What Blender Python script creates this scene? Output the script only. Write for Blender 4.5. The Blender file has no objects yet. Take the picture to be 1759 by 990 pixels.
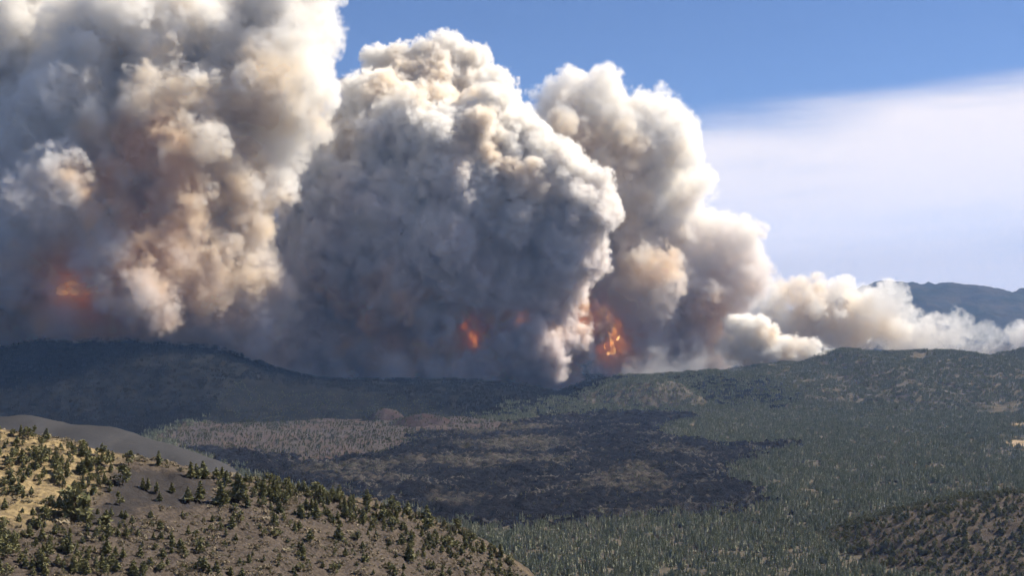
import bpy, bmesh, math, random, time
import numpy as np
from mathutils import Vector
T0 = time.time()
sc = bpy.context.scene
COL = sc.collection
random.seed(7)
rng = np.random.default_rng(11)

# ------------------------------------------------------------------ camera
F, HZ, CAMH, CU = 2123.0, 545.0, 520.0, 879.5     # focal length and horizon in photo pixels, camera height in metres
cd = bpy.data.cameras.new('camera')
cam = bpy.data.objects.new('camera', cd)
COL.objects.link(cam)
sc.camera = cam
cam.location = (0, 0, CAMH)
cam.rotation_euler = (math.pi / 2, 0, 0)
cd.sensor_width = 36
cd.lens = 36 * F / 1759
cd.shift_y = (HZ - 495) / 1759
cd.clip_start = 1
cd.clip_end = 400000

# ------------------------------------------------------------------ sky, sun, exposure
AZ, EL = math.radians(65), math.radians(44)
SKY, SUN, EXPO = 0.05, 5.0, 1.0
world = bpy.data.worlds.new('World')
sc.world = world
world.use_nodes = True
wn, wl = world.node_tree.nodes, world.node_tree.links
bg = wn['Background']
sky = wn.new('ShaderNodeTexSky')
sky.sky_type = 'NISHITA'
sky.sun_disc = False
sky.sun_elevation = EL
sky.sun_rotation = AZ
sky.altitude = 2500
sky.air_density = 1.0
sky.dust_density = 0.3
sky.ozone_density = 7.0
bg.inputs['Strength'].default_value = SKY


def wmath(op, a, b=None, c=None):
    n = wn.new('ShaderNodeMath')
    n.operation = op
    for k, v in enumerate((a, b, c)):
        if v is None:
            continue
        if isinstance(v, (int, float)):
            n.inputs[k].default_value = v
        else:
            wl.new(v, n.inputs[k])
    return n.outputs[0]


# a high veil of thin white cloud that fills the low sky to the right and beyond the frame
wtc = wn.new('ShaderNodeTexCoord')
wsep = wn.new('ShaderNodeSeparateXYZ')
wl.new(wtc.outputs['Generated'], wsep.inputs[0])
w_az = wmath('ARCTAN2', wsep.outputs[0], wsep.outputs[1])
w_el = wmath('ARCSINE', wsep.outputs[2])
wcomb = wn.new('ShaderNodeCombineXYZ')
wl.new(wmath('MULTIPLY', w_az, 2.2), wcomb.inputs[0])
wl.new(wmath('MULTIPLY', w_el, 16.0), wcomb.inputs[1])
wnoise = wn.new('ShaderNodeTexNoise')
wnoise.inputs['Scale'].default_value = 1.6
wnoise.inputs['Detail'].default_value = 5
wl.new(wcomb.outputs[0], wnoise.inputs['Vector'])


def wramp(x, a, b):
    n = wn.new('ShaderNodeMapRange')
    n.interpolation_type = 'SMOOTHERSTEP'
    n.inputs['From Min'].default_value = a
    n.inputs['From Max'].default_value = b
    wl.new(x, n.inputs['Value'])
    return n.outputs[0]


el_n = wmath('ADD', w_el, wmath('MULTIPLY', wmath('SUBTRACT', wnoise.outputs['Fac'], 0.5), -0.05))
el_n = wmath('SUBTRACT', el_n, wmath('MULTIPLY', wmath('MINIMUM', w_az, 0.9), 0.085))
top_edge = wramp(el_n, 0.162, 0.118)
left_edge = wramp(wmath('ADD', w_az, wmath('MULTIPLY', wnoise.outputs['Fac'], 0.06)), 0.02, 0.2)
thick = wmath('MULTIPLY', wmath('MULTIPLY', top_edge, left_edge), wmath('MULTIPLY_ADD', wnoise.outputs['Fac'], 0.3, 0.75))
wst = wn.new('ShaderNodeTexNoise')
wst.inputs['Scale'].default_value = 1.0
wst.inputs['Detail'].default_value = 7
wst.inputs['Roughness'].default_value = 0.62
wcs = wn.new('ShaderNodeCombineXYZ')
wl.new(wmath('MULTIPLY', w_az, 7.0), wcs.inputs[0])
wl.new(wmath('ADD', wmath('MULTIPLY', w_el, 60.0), wmath('MULTIPLY', w_az, -4.0)), wcs.inputs[1])
wl.new(wcs.outputs[0], wst.inputs['Vector'])
thick = wmath('MULTIPLY', thick, wmath('MULTIPLY_ADD', wst.outputs['Fac'], 0.7, 0.72))
thick = wmath('MINIMUM', thick, 0.95)
wmix = wn.new('ShaderNodeMix')
wmix.data_type = 'RGBA'
wl.new(thick, wmix.inputs[0])
wtint = wn.new('ShaderNodeMix')
wtint.data_type = 'RGBA'
wtint.blend_type = 'MULTIPLY'
wtint.inputs[0].default_value = 1.0
wtint.inputs[7].default_value = (1.0, 0.93, 0.97, 1)
wl.new(sky.outputs[0], wtint.inputs[6])
wl.new(wtint.outputs[2], wmix.inputs[6])
wcol = wn.new('ShaderNodeMix')
wcol.data_type = 'RGBA'
wl.new(wramp(el_n, 0.015, 0.06), wcol.inputs[0])
wcol.inputs[6].default_value = (9.2, 8.2, 7.9, 1)
wcol.inputs[7].default_value = (11.6, 10.4, 9.9, 1)
wl.new(wcol.outputs[2], wmix.inputs[7])
wl.new(wmix.outputs[2], bg.inputs['Color'])

sd = bpy.data.lights.new('sun', 'SUN')
sun = bpy.data.objects.new('sun', sd)
COL.objects.link(sun)
sd.energy = SUN
sd.angle = math.radians(0.5)
sd.color = (1.0, 0.935, 0.83)
sdir = Vector((math.sin(AZ) * math.cos(EL), math.cos(AZ) * math.cos(EL), math.sin(EL)))
sun.rotation_euler = sdir.to_track_quat('Z', 'Y').to_euler()
sun.location = (4000, 2000, 6000)

sc.view_settings.view_transform = 'Standard'
sc.view_settings.look = 'None'
sc.view_settings.gamma = 1
sc.view_settings.use_curve_mapping = False
sc.view_settings.exposure = EXPO
cy = sc.cycles
cy.max_bounces = 10
cy.diffuse_bounces = 3
cy.volume_bounces = 7
cy.volume_step_rate = 2.0
cy.adaptive_threshold = 0.04
cy.transparent_max_bounces = 16

# ------------------------------------------------------------------ helpers


def tag(o, label=None, cat=None, group=None, kind=None):
    if label:
        o['label'] = label
    if cat:
        o['category'] = cat
    if group:
        o['group'] = group
    if kind:
        o['kind'] = kind
    return o


def mesh_np(name, verts, faces, mats, parent=None, smooth=False, attrs=None, mat_idx=None):
    """verts (n,3), faces list/array of equal-length rows"""
    me = bpy.data.meshes.new(name)
    verts = np.asarray(verts, np.float32)
    faces = np.asarray(faces, np.int32)
    me.vertices.add(len(verts))
    me.vertices.foreach_set('co', verts.ravel())
    if len(faces):
        k = faces.shape[1]
        me.loops.add(faces.size)
        me.loops.foreach_set('vertex_index', faces.ravel())
        me.polygons.add(len(faces))
        me.polygons.foreach_set('loop_start', np.arange(len(faces), dtype=np.int32) * k)
        me.polygons.foreach_set('loop_total', np.full(len(faces), k, np.int32))
        if mat_idx is not None:
            me.polygons.foreach_set('material_index', np.asarray(mat_idx, np.int32))
        if smooth:
            me.polygons.foreach_set('use_smooth', np.ones(len(faces), bool))
    for m in mats:
        me.materials.append(m)
    for an, (ty, arr) in (attrs or {}).items():
        a = me.attributes.new(an, ty, 'POINT')
        key = 'color' if ty == 'FLOAT_COLOR' else 'value'
        a.data.foreach_set(key, np.ascontiguousarray(arr, dtype=np.int32 if ty == 'INT' else np.float32).ravel())
    me.update()
    me.validate()
    o = bpy.data.objects.new(name, me)
    COL.objects.link(o)
    if parent:
        o.parent = parent
    return o


class MatB:
    """small node material builder"""

    def __init__(self, name):
        self.m = bpy.data.materials.new(name)
        self.m.use_nodes = True
        self.N, self.L = self.m.node_tree.nodes, self.m.node_tree.links
        self.N.clear()
        self.out = self.N.new('ShaderNodeOutputMaterial')

    def node(self, t, **kw):
        n = self.N.new(t)
        for k, v in kw.items():
            setattr(n, k, v)
        return n

    def noise(self, scale, detail=4, rough=0.55, coord='pos', stretch=None):
        n = self.N.new('ShaderNodeTexNoise')
        n.inputs['Scale'].default_value = scale
        n.inputs['Detail'].default_value = detail
        n.inputs['Roughness'].default_value = rough
        g = self.N.new('ShaderNodeNewGeometry')
        src = g.outputs['Position']
        if stretch:
            v = self.N.new('ShaderNodeVectorMath')
            v.operation = 'MULTIPLY'
            v.inputs[1].default_value = stretch
            self.L.new(src, v.inputs[0])
            src = v.outputs[0]
        self.L.new(src, n.inputs['Vector'])
        return n.outputs['Fac']

    def attr(self, name, out='Fac'):
        n = self.N.new('ShaderNodeAttribute')
        n.attribute_name = name
        return n.outputs[out]

    def ramp(self, x, a, b, lo=0.0, hi=1.0):
        n = self.N.new('ShaderNodeMapRange')
        n.inputs['From Min'].default_value = a
        n.inputs['From Max'].default_value = b
        n.inputs['To Min'].default_value = lo
        n.inputs['To Max'].default_value = hi
        self.L.new(x, n.inputs['Value'])
        return n.outputs[0]

    def math(self, op, a, b):
        n = self.N.new('ShaderNodeMath')
        n.operation = op
        for k, v in enumerate((a, b)):
            if isinstance(v, (int, float)):
                n.inputs[k].default_value = v
            else:
                self.L.new(v, n.inputs[k])
        return n.outputs[0]

    def mix(self, f, a, b):
        n = self.N.new('ShaderNodeMix')
        n.data_type = 'RGBA'
        for s, v in ((n.inputs[0], f), (n.inputs[6], a), (n.inputs[7], b)):
            if isinstance(v, (int, float)):
                s.default_value = v
            elif isinstance(v, tuple):
                s.default_value = (*v, 1)
            else:
                self.L.new(v, s)
        return n.outputs[2]

    def surface(self, col, rough=0.9, bump=None, dist=1.0, strength=0.6):
        b = self.N.new('ShaderNodeBsdfPrincipled')
        b.inputs['Roughness'].default_value = rough
        b.inputs['Specular IOR Level'].default_value = 0.0
        if isinstance(col, tuple):
            b.inputs['Base Color'].default_value = (*col, 1)
        else:
            self.L.new(col, b.inputs['Base Color'])
        if bump is not None:
            bn = self.N.new('ShaderNodeBump')
            bn.inputs['Strength'].default_value = strength
            bn.inputs['Distance'].default_value = dist
            self.L.new(bump, bn.inputs['Height'])
            self.L.new(bn.outputs[0], b.inputs['Normal'])
        self.L.new(b.outputs[0], self.out.inputs['Surface'])
        return self.m


# ------------------------------------------------------------------ 2-D noise for the land
def tile2(n, beta, seed, lo=1):
    r = np.random.default_rng(seed)
    f = np.fft.rfft2(r.standard_normal((n, n)))
    k = np.fft.fftfreq(n) * n
    kz = np.fft.rfftfreq(n) * n
    kk = np.sqrt(k[:, None] ** 2 + kz[None, :] ** 2)
    kk[0, 0] = 1
    a = kk ** (-beta / 2)
    a[kk < lo] = 0
    g = np.fft.irfft2(f * a, s=(n, n))
    return (g / g.std()).astype(np.float32)


N2 = [tile2(512, 2.6, 3, 2), tile2(512, 1.9, 4, 3)]


def n2(x, y, size, k=0, off=0.0):
    """noise of unit deviation, repeating only after size*1.0 metres"""
    t = N2[k]
    n = t.shape[0]
    a = (np.asarray(x, float) / size + 0.137 + off) * n
    b = (np.asarray(y, float) / size + 0.291 + off * 1.7) * n
    i, j = np.floor(a).astype(int), np.floor(b).astype(int)
    fa, fb = a - i, b - j
    i0, i1, j0, j1 = i % n, (i + 1) % n, j % n, (j + 1) % n
    return (t[i0, j0] * (1 - fa) * (1 - fb) + t[i1, j0] * fa * (1 - fb) + t[i0, j1] * (1 - fa) * fb + t[i1, j1] * fa * fb)


def at(u, v, Y):
    return ((u - CU) / F * Y, Y, CAMH + (HZ - v) / F * Y)


def on_plain(u, v, z=0.0):
    Y = (CAMH - z) * F / (v - HZ)
    return ((u - CU) / F * Y, Y)


def poly_sd(x, y, poly):
    """signed distance to a polygon, negative inside"""
    x = np.asarray(x, float)
    y = np.asarray(y, float)
    d = np.full(x.shape, 1e18)
    ins = np.zeros(x.shape, bool)
    n = len(poly)
    for i in range(n):
        ax, ay = poly[i]
        bx, by = poly[(i + 1) % n]
        ex, ey = bx - ax, by - ay
        t = np.clip(((x - ax) * ex + (y - ay) * ey) / max(ex * ex + ey * ey, 1e-9), 0, 1)
        d = np.minimum(d, (x - ax - t * ex) ** 2 + (y - ay - t * ey) ** 2)
        c = (ay > y) != (by > y)
        with np.errstate(divide='ignore', invalid='ignore'):
            xi = ax + (y - ay) / (by - ay if by != ay else 1e-9) * ex
        ins ^= c & (x < xi)
    return np.where(ins, -1, 1) * np.sqrt(d)


def sstep(x, a, b):
    t = np.clip((x - a) / (b - a), 0, 1)
    return t * t * (3 - 2 * t)


# ------------------------------------------------------------------ the land as height functions
class Hill:
    """a ridge whose crest runs roughly across the view: crest points (u, v, Y); front and back slopes"""

    def __init__(self, pts, front, back, rough=0.0, rsize=900.0, roundness=40.0, shape='slope'):
        w = np.array([at(*p) for p in pts])
        o = np.argsort(w[:, 0])
        self.x, self.y, self.z = w[o, 0], w[o, 1], w[o, 2]
        self.front, self.back, self.rough, self.rsize, self.r, self.shape = front, back, rough, rsize, roundness, shape

    def __call__(self, x, y):
        xs = x * self.ycrest(x) / np.maximum(y, 1.0) if False else x
        zc = self._ip(xs, self.z)
        yc = self._ip(xs, self.y)
        t = y - yc
        if self.shape == 'slope':
            f = self.front if np.isscalar(self.front) else np.interp(xs, self.front[0], self.front[1])
            r = self.r
            a = np.where(t < 0, -t * f, t * self.back)
            z = zc - np.where(np.abs(t) < r, a * np.abs(t) / r * 0.5 + 0, a - 0.5 * r * np.where(t < 0, f, self.back))
        else:
            s = np.where(t < 0, -t / self.front, t / self.back)
            z = -40 + (zc + 40) * np.clip(1 - s * s, 0, 1) ** 1.5
        if self.rough:
            z = z + self.rough * n2(x, y, self.rsize, 0)
        return z

    def _ip(self, x, a):
        # smoothed interpolation
        h = (self.x[-1] - self.x[0]) * 0.012
        return (np.interp(x - h, self.x, a) + 2 * np.interp(x, self.x, a) + np.interp(x + h, self.x, a)) / 4


fore = Hill([(-700, 640, 830), (-300, 685, 880), (0, 738, 930), (100, 757, 940), (200, 782, 955), (300, 800, 975), (400, 820, 990), (480, 835, 1010),
             (550, 848, 1030), (640, 865, 1060), (700, 882, 1080), (780, 908, 1110), (840, 938, 1130), (900, 975, 1150), (960, 1030, 1170), (1100, 1200, 1250)],
            ([-400, 0], [0.21, 0.13]), 0.42, 1.1, 260.0, 30.0)
dune = Hill([(-500, 745, 1500), (-200, 727, 1500), (0, 719, 1500), (45, 716, 1500), (80, 720, 1500), (112, 731, 1500), (150, 729, 1500), (190, 735, 1500), (230, 751, 1500),
             (320, 775, 1500), (370, 792, 1500), (405, 812, 1500), (430, 850, 1500), (480, 930, 1500), (560, 1100, 1500)], 0.30, 0.45, 1.0, 400.0, 60.0)
knoll = Hill([(1400, 965, 2780), (1440, 945, 2780), (1480, 925, 2780), (1515, 905, 2780), (1560, 889, 2780), (1620, 871, 2780), (1700, 857, 2780), (1759, 851, 2780),
              (1900, 840, 2780), (2050, 850, 2780), (2250, 920, 2780)], 520, 480, 2.0, 400.0, shape='dome')
dark = Hill([(-900, 640, 7300), (-300, 622, 7300), (0, 601, 7300), (80, 583, 7300), (150, 577, 7300), (230, 582, 7300), (300, 588, 7300), (360, 600, 7300), (420, 620, 7300), (470, 640, 7300),
             (530, 654, 7300), (620, 659, 7300), (760, 657, 7300), (900, 668, 7300), (1000, 690, 7300)], 1200, 1500, 8.0, 1500.0, shape='dome')
mound = Hill([(930, 726, 7250), (965, 705, 7250), (1000, 678, 7250), (1060, 659, 7250), (1120, 652, 7250), (1170, 660, 7250), (1215, 684, 7250), (1260, 715, 7250), (1290, 730, 7250)],
             420, 900, 5.0, 700.0, shape='dome')
ridge = Hill([(1130, 690, 8700), (1190, 668, 8700), (1240, 645, 8700), (1300, 632, 8700), (1395, 624, 8700), (1440, 603, 8700), (1470, 603, 8700), (1500, 609, 8700),
              (1560, 606, 8700), (1620, 605, 8700), (1670, 609, 8700), (1700, 618, 8700), (1740, 612, 8700), (1780, 603, 8700), (1950, 600, 8700), (2200, 612, 8700), (2600, 640, 8700)],
             2300, 1800, 7.0, 1300.0, shape='dome')
saddle = Hill([(940, 690, 7700), (1000, 664, 7700), (1060, 650, 7700), (1150, 646, 7700), (1220, 641, 7700), (1290, 643, 7700), (1350, 660, 7700), (1420, 690, 7700)], 900, 1100, 6.0, 900.0, shape='dome')
cone_a = Hill([(628, 722, 6350), (645, 706, 6350), (662, 702, 6350), (680, 706, 6350), (700, 722, 6350)], 200, 240, 1.0, 300.0, shape='dome')
cone_b = Hill([(672, 730, 6050), (700, 716, 6050), (728, 711, 6050), (760, 717, 6050), (790, 730, 6050)], 240, 260, 1.0, 300.0, shape='dome')
HILLS = dict(fore=fore, dune=dune, knoll=knoll, dark=dark, mound=mound, ridge=ridge, saddle=saddle, cone_a=cone_a, cone_b=cone_b)


def plain(x, y):
    far = sstep(np.hypot(x, y), 9000, 30000)
    return 5 * n2(x, y, 2600) + 1.6 * n2(x, y, 500, 1) + far * 120 * (1 + 0.5 * n2(x, y, 15000)) - 2


def land(x, y):
    z = plain(x, y)
    for h in HILLS.values():
        z = np.maximum(z, h(x, y))
    return z


LAVA = [on_plain(u, v) for u, v in [
    (960, 713), (1040, 710), (1130, 709), (1205, 714), (1195, 722), (1150, 727), (1135, 738), (1150, 748), (1210, 755), (1240, 764), (1300, 762), (1385, 759), (1370, 768), (1320, 775), (1300, 786),
    (1262, 797), (1250, 815), (1262, 828), (1300, 836), (1322, 858), (1330, 868), (1290, 876), (1220, 881), (1150, 884), (1080, 893), (1000, 897), (900, 908), (800, 900), (720, 885), (640, 866),
    (560, 850), (500, 838), (430, 822), (395, 800), (345, 782), (290, 768), (330, 762), (400, 774), (470, 780), (560, 788), (640, 781), (690, 772), (715, 760), (700, 748), (760, 742), (830, 741), (860, 733), (900, 722), (925, 716)]]
CINDER = [on_plain(u, v) for u, v in [
    (255, 752), (330, 728), (400, 706), (520, 703), (640, 705), (760, 712), (860, 722), (900, 728), (830, 745), (740, 757), (715, 772), (640, 786), (560, 792), (470, 785), (380, 772), (300, 766)]]
ISLES = [[on_plain(u, v) for u, v in p] for p in [
    [(520, 806), (600, 797), (690, 791), (705, 798), (670, 806), (640, 814), (560, 818), (530, 816)],
    [(700, 790), (760, 787), (860, 784), (985, 783), (990, 794), (900, 800), (800, 802), (720, 800)],
    [(770, 765), (850, 757), (930, 752), (985, 757), (970, 768), (880, 774), (800, 775)],
    [(760, 742), (850, 735), (940, 730), (960, 738), (880, 746), (800, 750)],
    [(990, 836), (1040, 822), (1095, 797), (1120, 799), (1135, 815), (1160, 832), (1120, 840), (1050, 838)],
    [(730, 860), (780, 852), (830, 858), (800, 866)], [(1170, 872), (1235, 866), (1240, 871), (1180, 877)], [(1060, 884), (1130, 880), (1120, 886), (1070, 888)],
    [(560, 826), (640, 820), (720, 826), (640, 834)], [(1130, 770), (1210, 776), (1190, 782), (1120, 778)]]]
CLEAR = [[on_plain(u, v) for u, v in p] for p in [
    [(1722, 762), (1745, 754), (1800, 746), (1900, 744), (1900, 764), (1800, 770), (1745, 769)],
    [(1535, 664), (1570, 660), (1600, 664), (1570, 668)], [(1560, 676), (1590, 673), (1600, 679), (1570, 681)], [(1620, 655), (1670, 654), (1672, 658), (1630, 660)],
    [(1680, 706), (1740, 704), (1759, 709), (1700, 713)], [(1730, 728), (1790, 726), (1790, 732), (1740, 733)]]]


def painted_shade(x, y):
    """how far inside the land painted dark as smoke shadow, in metres"""
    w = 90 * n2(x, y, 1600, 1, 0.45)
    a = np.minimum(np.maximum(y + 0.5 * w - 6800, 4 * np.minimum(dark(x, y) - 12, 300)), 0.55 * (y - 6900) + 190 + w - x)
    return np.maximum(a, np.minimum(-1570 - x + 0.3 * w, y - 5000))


def warp(x, y, a=28, s=900):
    return x + a * n2(x, y, s, 1, 0.3), y + 2.2 * a * n2(x, y, s, 1, 0.7)


def masks(x, y):
    wx, wy = warp(x, y)
    lava = poly_sd(wx, wy, LAVA)
    cin = poly_sd(wx, wy, CINDER)
    isl = np.full(x.shape, 1e9)
    for p in ISLES:
        isl = np.minimum(isl, poly_sd(wx, wy, p))
    clr = np.full(x.shape, 1e9)
    for p in CLEAR:
        clr = np.minimum(clr, poly_sd(wx, wy, p))
    return lava, cin, isl, clr


# ------------------------------------------------------------------ materials of the land
mb = MatB('forest_floor')
a = mb.noise(0.02, 5)
col = mb.mix(mb.ramp(a, 0.35, 0.65), (0.055, 0.05, 0.038), (0.125, 0.102, 0.076))
cin_c = mb.mix(mb.ramp(mb.noise(0.004, 6), 0.4, 0.6), (0.066, 0.048, 0.041), (0.052, 0.044, 0.038))
cin_c = mb.mix(mb.ramp(mb.noise(0.03, 4), 0.45, 0.75, 0, 0.6), cin_c, (0.12, 0.097, 0.08))
col = mb.mix(mb.attr('cinder'), col, cin_c)
col = mb.mix(mb.attr('clearing'), col, (0.3, 0.22, 0.135))
col = mb.mix(mb.attr('painted_shade'), col, (0.013, 0.0128, 0.0125))  # near-black soil colour stands in for the smoke's shadow
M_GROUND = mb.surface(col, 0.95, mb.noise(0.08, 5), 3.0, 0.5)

mb = MatB('lava_rock')
n_a = mb.noise(0.012, 8, 0.68)
n_b = mb.noise(0.05, 5, 0.6)
col = mb.mix(mb.ramp(n_b, 0.35, 0.7), (0.0085, 0.0083, 0.010), (0.018, 0.0172, 0.0188))
col = mb.mix(mb.ramp(n_a, 0.63, 0.76, 0, 0.45), col, (0.07, 0.062, 0.054))
ln = mb.noise(0.009, 5, 0.6, stretch=(1, 0.55, 1))
ln = mb.math('ABSOLUTE', mb.math('SUBTRACT', ln, 0.5), 0)
streak = mb.math('MULTIPLY', mb.ramp(ln, 0.022, 0.004), mb.ramp(mb.noise(0.0035, 3), 0.46, 0.6))
col = mb.mix(mb.math('MULTIPLY', streak, 0.8), col, (0.10, 0.09, 0.075))
col = mb.mix(mb.ramp(mb.noise(0.0055, 6, 0.7), 0.56, 0.68, 0, 0.18), col, (0.036, 0.037, 0.03))
isle_c = mb.mix(mb.ramp(mb.noise(0.02, 5), 0.4, 0.62), (0.085, 0.07, 0.056), (0.04, 0.038, 0.026))
col = mb.mix(mb.attr('isle'), col, isle_c)
M_LAVA = mb.surface(col, 0.9, mb.noise(0.09, 7, 0.7), 7.0, 1.0)

mb = MatB('cinder_sand')
col = mb.mix(mb.ramp(mb.noise(0.006, 4), 0.38, 0.64), (0.041, 0.040, 0.042), (0.054, 0.052, 0.053))
col = mb.mix(mb.ramp(mb.noise(0.12, 5, 0.7), 0.55, 0.85, 0, 0.5), col, (0.08, 0.074, 0.068))
col = mb.mix(mb.ramp(mb.noise(0.035, 3, 0.5), 0.66, 0.74, 0, 0.45), col, (0.026, 0.025, 0.026))
col = mb.mix(mb.ramp(mb.noise(0.02, 5, 0.6, stretch=(3.0, 0.5, 1)), 0.58, 0.78, 0, 0.4), col, (0.075, 0.07, 0.066))
M_DUNE = mb.surface(col, 0.95, mb.noise(0.25, 4), 0.8, 0.4)

mb = MatB('shade_painted_slope')
col = mb.mix(mb.ramp(mb.noise(0.012, 6), 0.4, 0.65), (0.010, 0.0105, 0.010), (0.02, 0.019, 0.017))  # smoke shadow over these slopes is painted in as near-black ground
M_SHADE_SLOPE = mb.surface(col, 0.95, mb.noise(0.05, 6), 6.0, 0.7)

mb = MatB('red_cinder')
col = mb.mix(mb.ramp(mb.noise(0.02, 5), 0.4, 0.65), (0.042, 0.028, 0.025), (0.06, 0.045, 0.038))
M_RED = mb.surface(col, 0.95, mb.noise(0.08, 4), 2.0, 0.5)

mb = MatB('hillside')
brown = mb.mix(mb.ramp(mb.noise(0.35, 6, 0.7), 0.35, 0.7), (0.03, 0.024, 0.02), (0.118, 0.094, 0.075))
brown = mb.mix(mb.ramp(mb.noise(0.05, 4), 0.5, 0.7, 0, 0.5), brown, (0.115, 0.09, 0.068))
grass = mb.mix(mb.ramp(mb.noise(0.22, 5, 0.65), 0.36, 0.62), (0.13, 0.096, 0.052), (0.31, 0.23, 0.118))
ash = mb.mix(mb.ramp(mb.noise(0.25, 5, 0.65), 0.35, 0.75), (0.034, 0.030, 0.029), (0.05, 0.044, 0.041))
col = mb.mix(mb.attr('grass'), brown, grass)
col = mb.mix(mb.attr('ash'), col, ash)
M_HILL = mb.surface(col, 0.95, mb.noise(0.5, 6, 0.65), 1.2, 0.8)

mb = MatB('far_mountain')
col = mb.mix(mb.ramp(mb.noise(0.0016, 6), 0.4, 0.65), (0.03, 0.033, 0.027), (0.06, 0.052, 0.043))
M_MTN = mb.surface(col, 0.95, mb.noise(0.004, 6), 90.0, 0.7)


# ------------------------------------------------------------------ land meshes
def grid_mesh(name, xs, ys, zf, mat, attrs=None, cull=None):
    X, Y = np.meshgrid(xs, ys, indexing='ij')
    Z = zf(X, Y)
    nx, ny = X.shape
    V = np.stack([X, Y, Z], -1).reshape(-1, 3)
    i = np.arange(nx * ny).reshape(nx, ny)
    q = np.stack([i[:-1, :-1], i[1:, :-1], i[1:, 1:], i[:-1, 1:]], -1).reshape(-1, 4)
    at_ = {}
    for k, f in (attrs or {}).items():
        at_[k] = ('FLOAT', f(X, Y).reshape(-1))
    if cull is not None:
        keep = ~cull(X, Y, Z).reshape(-1)
        q = q[keep[q].any(1)]
        used = np.zeros(len(V), bool)
        used[q.ravel()] = True
        remap = np.cumsum(used) - 1
        V = V[used]
        q = remap[q]
        at_ = {k: (t, v[used]) for k, (t, v) in at_.items()}
    o = mesh_np(name, V, q, [mat], smooth=True, attrs=at_)
    return o


def axis(*segs):
    out = []
    for a, b, s in segs:
        out.append(np.arange(a, b, s))
    out.append(np.array([segs[-1][1]]))
    return np.concatenate(out).astype(float)


gx = axis((-60000, -16000, 4000), (-16000, -4000, 400), (-4000, 4000, 32), (4000, 16000, 400), (16000, 60000, 4000))
gy = axis((-60000, -4000, 8000), (-4000, 1500, 250), (1500, 7600, 24), (7600, 13000, 90), (13000, 60000, 1500))
_gm = {}


def gmask(k):
    def f(X, Y):
        if not _gm:
            _gm['m'] = masks(X, Y)
        lava, cin, isl, clr = _gm['m']
        return 1 - sstep(cin if k == 'cinder' else clr, -25, 35)
    return f


o = grid_mesh('ground', gx, gy, plain, M_GROUND, {'cinder': gmask('cinder'), 'clearing': gmask('clearing'), 'painted_shade': lambda X, Y: sstep(painted_shade(X, Y), -30, 60)})
tag(o, 'broad wooded plain of brown cinder soil reaching to the horizon', kind='structure')


def lava_z(x, y):
    wx, wy = warp(x, y)
    d = poly_sd(wx, wy, LAVA)
    up = sstep(-d, -6, 30)
    r = 3.6 * n2(x, y, 420, 1) + 2.6 * n2(x, y, 150, 1, 0.4) + 1.5 * np.abs(n2(x, y, 900, 0, 0.2))
    return plain(x, y) - 6 + up * 13 + r * up


o = grid_mesh('lava_field', axis((-1900, 1700, 10)), axis((2950, 6800, 11)), lava_z, M_LAVA,
              {'isle': lambda X, Y: (1 - sstep(masks(X, Y)[2], -30, 40)) * np.clip(0.6 + 0.5 * n2(X, Y, 500, 1), 0, 1)},
              cull=lambda X, Y, Z: Z < plain(X, Y) - 4)
tag(o, 'black rugged lava field filling the middle of the valley', kind='structure')

fx = axis((-720, 160, 3.5))
fy = axis((430, 1500, 3.5))


def px_of(x, y, z):
    return CU + x / y * F, HZ + (CAMH - z) / y * F


GRASS_UV = [(-400, 700), (0, 738), (100, 757), (195, 780), (185, 830), (150, 850), (110, 890), (60, 905), (0, 900), (-400, 900)]
ASH_UV = [(185, 822), (215, 806), (260, 802), (330, 822), (372, 830), (360, 850), (345, 868), (300, 872), (262, 866), (235, 876), (205, 892), (150, 905), (130, 895), (175, 866), (190, 848)]


def fore_world(poly):
    return [hit_fore(u, v) for u, v in poly]


def hit_fore(u, v, hill=fore, y0=420, y1=1240):
    ys = np.arange(y0, y1, 1.5)
    xs = (u - CU) / F * ys
    zr = CAMH + (HZ - v) / F * ys
    h = hill(xs, ys)
    k = np.nonzero(h >= zr)[0]
    i = k[0] if len(k) else int(np.argmin(zr - h))
    return (float(xs[i]), float(ys[i]))


GRASS_W = fore_world(GRASS_UV)
ASH_W = fore_world(ASH_UV)
o = grid_mesh('foreground_hill', fx, fy, fore, M_HILL,
              {'grass': lambda X, Y: np.clip((1 - sstep(poly_sd(X, Y, GRASS_W), -14, 16)) + 0.28 * np.clip(1 - np.abs(Y - fore._ip(X, fore.y) + 6) / 16, 0, 1), 0, 1) * np.clip(0.8 + 0.35 * n2(X, Y, 130, 1), 0, 1),
               'ash': lambda X, Y: 1 - sstep(poly_sd(X + 4 * n2(X, Y, 120, 1), Y + 4 * n2(X, Y, 120, 1, .5), ASH_W), -5, 5)},
              cull=lambda X, Y, Z: Z < -20)
tag(o, 'near hillside of brown cinder, yellow grass and scattered pines', kind='structure')

o = grid_mesh('cinder_hill', axis((-1500, -150, 8)), axis((1050, 2500, 8)), dune, M_DUNE, cull=lambda X, Y, Z: Z < -20)
tag(o, 'smooth bare grey cinder hill behind the near pines', kind='structure')
o = grid_mesh('knoll', axis((600, 2000, 9)), axis((2200, 3320, 9)), knoll, M_HILL,
              {'grass': lambda X, Y: np.clip(0.04 + 0.1 * n2(X, Y, 200, 1), 0, 0.3)}, cull=lambda X, Y, Z: Z < -20)
tag(o, 'low brown wooded knoll at the lower right edge', kind='structure')
o = grid_mesh('shaded_hill', axis((-7000, 900, 40)), axis((6050, 8900, 40)), dark, M_SHADE_SLOPE, cull=lambda X, Y, Z: Z < -25)
tag(o, 'long dark wooded hill lying in the shadow of the smoke', kind='structure')
o = grid_mesh('forest_mound', axis((100, 1450, 25)), axis((6300, 7950, 25)), mound, M_GROUND, cull=lambda X, Y, Z: Z < -25)
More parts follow.
